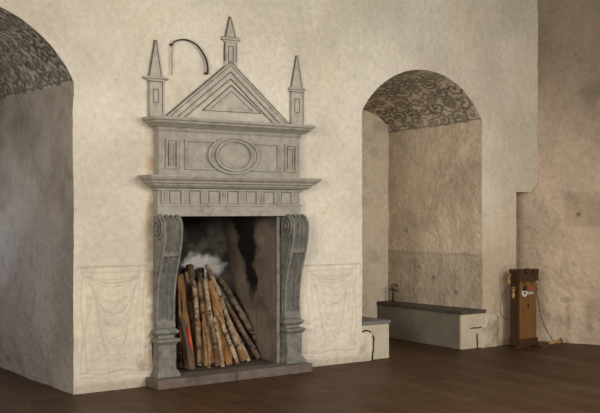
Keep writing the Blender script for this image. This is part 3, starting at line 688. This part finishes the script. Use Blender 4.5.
# iron bracket standing on the bench
bk = empty('iron_bracket', (4.850, 1.36, .447)); tag(bk, 'small dark iron candle bracket standing at the far end of the right niche bench', 'bracket')
MB().lathe([(.038, 0), (.034, .008), (.012, .016)], n=16).build('foot', M['iron'], bk)
MB().tube([(0, 0, .01), (.003, 0, .08), (0, 0, .165)], .011, 8).build('stem', M['iron'], bk, smooth=True)
MB().tube([(-.06, 0, .150), (-.02, -.01, .165), (.03, -.01, .150), (.085, 0, .115), (.10, 0, .10)], .010, 8).build('arm', M['iron'], bk, smooth=True)
MB().tube([(-.045+.11*t, -.01, .185+.04*math.sin(t*3.1)) for t in np.linspace(0, 1, 10)], .006, 8).build('upper_loop', M['iron'], bk, smooth=True)
MB().tube([(-.02+.085*t, -.01, .178+.03*t) for t in np.linspace(0, 1, 6)], .004, 8).build('lower_loop', M['iron'], bk, smooth=True)

# ================================================================ FIREWOOD
CY, CX = CAM[1], CAM[0]; ca, sa = math.cos(YAW), math.sin(YAW)
def frame_log(name, a, b, r0, r1, mat, label, split=None, bend=.012, seed=0, ends=True, flat=1.0):
    a = Vector(a); b = Vector(b); d = b-a; L = d.length; r = random.Random(seed)
    ns, nc = 22, 18; ph = r.uniform(0, 6.28); bx, by = math.cos(ph)*bend, math.sin(ph)*bend; vs = []; fs = []
    knots = [(r.uniform(.1, .9), r.uniform(0, 6.28)) for _ in range(4)]
    def ang(k):
        return 2*math.pi*k/nc
    for i in range(ns+1):
        t = i/ns; rad = r0+(r1-r0)*t; off = math.sin(math.pi*t); wob = 1+.05*math.sin(t*13+ph)+.04*math.sin(t*31+2*ph)
        for k in range(nc):
            q = ang(k); rr = rad*wob*(1+.05*math.sin(3*q+ph+t*2))
            for kt, kq in knots: rr += rad*.22*math.exp(-((t-kt)*L/.035)**2)*max(0, math.cos(q-kq))**3
            x, y = rr*math.cos(q), rr*math.sin(q)*flat
            if split is not None and y < split*rad: y = split*rad+.08*rad*math.sin(t*23+x*90)
            vs.append((x+bx*off, y+by*off, t*L))
    side = []; sp = []
    for i in range(ns):
        for k in range(nc):
            f = (i*nc+k, i*nc+(k+1) % nc, (i+1)*nc+(k+1) % nc, (i+1)*nc+k)
            y = sum(math.sin(ang(kk)) for kk in (k, (k+1) % nc))/2
            (sp if split is not None and y < split/max(flat, .01) else side).append(f)
    me = MB().add(vs, side); o = me.build(name, mat, smooth=True)
    o.location = a; o.rotation_mode = 'QUATERNION'
    z = d.normalized(); view = Vector((CX-a.x, CY-a.y, .0)); view = (view-z*view.dot(z)).normalized()
    yv = -view if split is not None else view; xv = yv.cross(z)       # a split log turns its flat face to the room
    R = Matrix((xv, yv, z)).transposed(); o.rotation_quaternion = R.to_quaternion()
    if sp: MB().add(vs, sp).build('split_face', M['split_wood'], o)
    cap = MB(); cap.add([vs[k] for k in range(nc)], [tuple(range(nc-1, -1, -1))]).build('cut_end', M['cut_wood'], o)
    cap = MB(); cap.add([vs[ns*nc+k] for k in range(nc)], [tuple(range(nc))]).build('cut_end', M['cut_wood'], o)
    tag(o, label, 'firewood', 'firewood leaning in the fireplace'); return o
def ray(px, py, y):                                        # where the line of sight meets the upright plane at depth y
    u = (px-300)/977; dx = ca*u+sa; dy = -sa*u+ca; t = (y-CY)/dy; return (CX+dx*t, y, 1.6-(py-211)/977*t)
def on_floor(px, y): p = ray(px, 300, y); return (p[0], y, .094)
LG = [ # base px, base depth, top px, top py, top depth, r0, r1, material, split, label
 (181.5, .20, 178.5, 277, .55, .022, .018, 'birch_brown', None, 'thin brown log at the far left of the woodpile'),
 (197.5, .42, 189.5, 265, .70, .040, .042, 'birch_dark', None, 'thick dark-barked log with a broad top, left of the middle of the woodpile'),
 (205, .52, 200.5, 268, .73, .038, .042, 'birch_dark', None, 'dark-barked log behind the tallest pale log, its blackened top in front of the white patch'),
 (243.5, .22, 207, 264.5, .62, .040, .030, 'birch', None, 'long pale birch log reaching highest of the woodpile, its top against the white patch'),
 (267, .34, 219.5, 278, .70, .038, .034, 'birch_dark', None, 'mottled dark log at the far right of the woodpile, most slanted of all'),
 (259, .30, 217, 287, .62, .034, .028, 'birch_dark', None, 'dark log directly left of the outermost slanting one'),
 (194.5, .26, 181.2, 274, .56, .026, .024, 'birch_brown', -.15, 'bright orange split log near the left edge of the woodpile'),
 (191, .06, 180.8, 318, .26, .036, .030, 'grey_board', None, 'short flat grey weathered log at the left front of the woodpile'),
 (199, .20, 193.2, 281, .50, .032, .028, 'birch', None, 'pale birch log with dark patches right of the red strip'),
 (206.5, .16, 199.2, 282, .46, .030, .026, 'birch_brown', None, 'brown spotted birch log with a pale middle, left of centre'),
 (218, .12, 204.5, 279, .42, .032, .026, 'birch', None, 'curved pale birch log at the middle front of the woodpile'),
 (212, .30, 203, 300, .50, .024, .020, 'birch_brown', -.1, 'narrow reddish split log in the gap at the middle of the woodpile'),
 (229.5, .14, 209, 281, .44, .036, .028, 'birch_brown', .45, 'orange split log with peeling bark right of the curved birch log'),
 (223, .03, 214, 318, .18, .022, .018, 'birch', None, 'short pale stick at the very front of the woodpile'),
 (237, .30, 210, 284, .58, .030, .026, 'birch', None, 'pale birch log half hidden behind the orange split log'),
 (252, .40, 213, 288, .66, .026, .022, 'birch_brown', None, 'thin brown log in the shadow between the long pale log and the dark ones'),
 (186, .16, 184.5, 300, .42, .022, .020, 'birch_brown', -.1, 'thin orange split stick behind the flat grey log'),
 (188, .50, 184, 290, .72, .036, .032, 'birch_dark', None, 'dark log in the shade behind the left end of the woodpile'),
 (214, .56, 206, 283, .74, .036, .032, 'birch_dark', None, 'dark log deep behind the middle of the woodpile'),
 (203, .34, 196, 286, .60, .024, .022, 'birch_brown', None, 'slim brown log filling the gap between the dark-patched pale log and the spotted one'),
 (224, .34, 207.5, 272, .62, .028, .024, 'birch_brown', .2, 'slim half-split brown log just left of the long pale log'),
 (238, .10, 217, 312, .30, .026, .022, 'birch', None, 'short pale birch log in front of the foot of the long one'),
 (209, .04, 205, 326, .16, .020, .017, 'birch_brown', None, 'short brown stick at the front, left of the curved birch log'),
 (249, .20, 214.5, 292, .50, .026, .022, 'birch', None, 'slim pale birch log between the long pale log and the dark slanting ones'),
 (196.5, .34, 186, 272, .62, .022, .020, 'birch_brown', None, 'slim brown log just right of the bright orange split log'),
 (246, .50, 212, 276, .72, .028, .026, 'birch_brown', None, 'brown log behind the long pale one, its top left of the outermost slanting log'),
 (228, .60, 213, 295, .74, .036, .032, 'birch_dark', None, 'dark log deep behind the right half of the woodpile'),
]
for i, (bx, by, tx, ty, td, r0, r1, mt, sp, lab) in enumerate(LG):
    frame_log('firewood_log', on_floor(bx, by), ray(tx, ty, td), r0*.88, r1*.9, M[mt], lab, sp, bend=.026 if 'curved' in lab else .012, seed=i+3)
p0 = Vector(ray(191.8, 350, .13)); p1 = Vector(ray(187.4, 327, .18)); pf = Vector(on_floor(194.5, .08))
rs = empty('red_stick', pf); tag(rs, 'thin stick with a bright red upper part, between logs at the left of the woodpile', 'stick')
MB().tube([(0, 0, 0), tuple(p0-pf)], [.009, .011], 8).build('bare_end', M['birch_brown'], rs, smooth=True)
MB().tube([tuple(p0-pf), tuple((p0+p1)*.5-pf+Vector((.004, 0, 0))), tuple(p1-pf)], [.014, .014, .008], 8).build('red_end', M['red'], rs, smooth=True)

# ================================================================ AUDIO POST (little castle tower)
bx0, bx1, by0, by1 = 5.367, 5.668, -.285, -.14
ap = empty('audio_post', (5.517, -.18, 0)); tag(ap, 'wooden listening post shaped like a crenellated castle tower, by the right corner', 'listening post')
def A(mb, name, mat, bevel=.004, parent=None): 
    o = mb.build(name, mat, parent or ap, bevel)
    for v in o.data.vertices: v.co -= Vector((5.517, -.18, 0))
    return o
A(MB().box(bx0, bx1, by0+.01, by1, .03, .80), 'tower_body', M['oak_dark'])
A(MB().box(bx0+.012, bx1-.006, by0-.002, by0+.02, .10, .785), 'front_panel', M['oak'])
A(MB().box(bx0-.008, bx1+.008, by0-.018, by1+.004, .015, .105), 'base_plinth', M['oak_dark'], .006)
A(MB().box(bx0-.012, bx1+.012, by0-.020, by1+.008, .775, .865), 'top_band', M['oak_dark'], .005)
for k, x in enumerate((bx0-.010, bx0+.117, bx0+.245)):
    A(MB().box(x, x+.076, by0-.020, by0+.030, .862, .915), 'merlon', M['oak_dark'], .004)
    A(MB().box(x, x+.076, by1-.04, by1+.008, .862, .915), 'merlon', M['oak_dark'], .004)
for x in (bx0+.03, bx1-.08): A(MB().box(x, x+.05, by0-.10, by1+.03, 0, .028), 'foot', M['oak_dark'], .006)
A(MB().box(bx0-.13, bx0+.06, by0-.06, by0-.015, 0, .03), 'skid', M['oak_dark'], .006)
yb_ = by0-.004
def disc(mb, x, z, r, y0, y1, n=28, a0=0, a1=2*math.pi):
    return mb.prism([(x+r*math.cos(a0+(a1-a0)*k/n), z+r*math.sin(a0+(a1-a0)*k/n)) for k in range(n if a1-a0 > 6 else n+1)], y0, y1)
A(disc(MB(), bx0+.085, .640, .046, yb_-.003, yb_+.004), 'round_label', M['label_white'], 0)
A(disc(MB(), bx0+.085, .640, .020, yb_-.005, yb_+.004), 'label_emblem', M['label_blue'], 0)
A(MB().box(bx0+.125, bx0+.245, yb_-.002, yb_+.004, .612, .655), 'label_strip', M['label_blue'], 0)
for k in range(4): A(MB().box(bx0+.135+k*.027, bx0+.150+k*.027, yb_-.004, yb_+.003, .622, .647), 'label_glyph', M['label_white'], 0)
A(MB().prism([(bx0+.05, .665), (bx0+.125, .665), (bx0+.125, .715), (bx0+.10, .738), (bx0+.07, .72)], yb_-.003, yb_+.004), 'picture_arch', M['crack'], 0)
A(MB().prism([(bx0+.13, .660), (bx0+.235, .660), (bx0+.235, .695), (bx0+.19, .725), (bx0+.15, .70)], yb_-.003, yb_+.004), 'picture_field', M['label_red'], 0)
for x in (bx0+.07, bx1-.09): A(MB().box(x-.012, x+.012, yb_-.002, yb_+.004, .748, .772), 'arrow_slit', M['crack'], 0)
A(disc(MB(), bx0+.152, .500, .014, yb_-.003, yb_+.004).box(bx0+.145, bx0+.159, yb_-.003, yb_+.004, .455, .495), 'keyhole', M['crack'], 0)
A(MB().tube([(bx1-.01, -.23, .665), (bx1+.075, -.24, .665)], .008, 10), 'crank_axle', M['iron'], 0)
A(MB().tube([(bx1+.045, -.24, .60), (bx1+.045, -.24, .74)], .007, 10), 'crank_arm', M['iron'], 0)
for z in (.83, .77): A(MB().box(bx1+.005, bx1+.035, -.24, -.20, z-.012, z+.012), 'cable_clip', M['oak'], .002)
def handset(loc, label, rot=(0, 0, 0)):
    r = empty('wooden_handset', loc); r.rotation_euler = rot; tag(r, label, 'handset', 'handsets of the listening post')
    MB().lathe([(.010, -.065), (.018, -.060), (.020, -.02), (.013, -.008), (.013, .008), (.020, .02), (.026, .050), (.026, .062), (.014, .068)], n=18).build('grip', M['pine'], r, smooth=True)
    MB().lathe([(.030, .045), (.034, .052), (.030, .062)], n=18).build('ear_ring', M['oak'], r)
    return r
handset((bx0-.045, -.165, .80), 'upper pale wooden handset hanging on the left side of the listening post')
handset((bx0-.047, -.235, .645), 'lower pale wooden handset hanging on the left side of the listening post')
for z in (.845, .69): A(MB().tube([(bx0, -.165 if z > .7 else -.235, z+.012), (bx0-.05, -.165 if z > .7 else -.235, z+.012)], .006, 8), 'peg', M['iron'], 0)
def cord(pts, label, r=.0045):
    o = MB().tube([(p[0], p[1], p[2]) for p in sp3(pts, 8)], r, 8).build('cord', M['cord'], smooth=True); tag(o, label, 'cord'); return o
def sp3(pts, n):
    q = [Vector(p) for p in pts]; q = [q[0]*2-q[1]]+q+[q[-1]*2-q[-2]]; out = []
    for i in range(1, len(q)-2):
        for k in range(n):
            t = k/n; a, b, c, d = q[i-1:i+3]; out.append(.5*((2*b)+(c-a)*t+(2*a-5*b+4*c-d)*t*t+(-a+3*b-3*c+d)*t**3))
    out.append(q[-2]); return out
cord([(bx1+.015, -.22, .70), (bx1+.04, -.24, .62), (bx1+.06, -.26, .52), (bx1+.065, -.28, .40), (bx1+.10, -.31, .25), (bx1+.16, -.35, .11), (bx1+.195, -.385, .045)], 'black cord running from the listening post down to the handset on the floor')
cord([(bx1+.015, -.21, .78), (bx1+.05, -.22, .70), (bx1+.035, -.23, .60), (bx1+.055, -.23, .50), (bx1+.03, -.22, .42), (bx1+.02, -.2, .34)], 'short black cord looping down the right side of the listening post', .0035)
cord([(bx0-.045, -.165, .733), (bx0-.10, -.13, .62), (bx0-.14, -.12, .50), (bx0-.13, -.11, .40), (bx0-.07, -.13, .33), (bx0-.006, -.16, .32)], 'black cord looping from the upper handset on the left side of the listening post', .0035)
h = handset((bx1+.205, -.395, .042), 'pale wooden handset lying on the floor right of the listening post', (math.radians(80), 0, math.radians(50))); h.scale = (1.25, 1.25, 1.25)
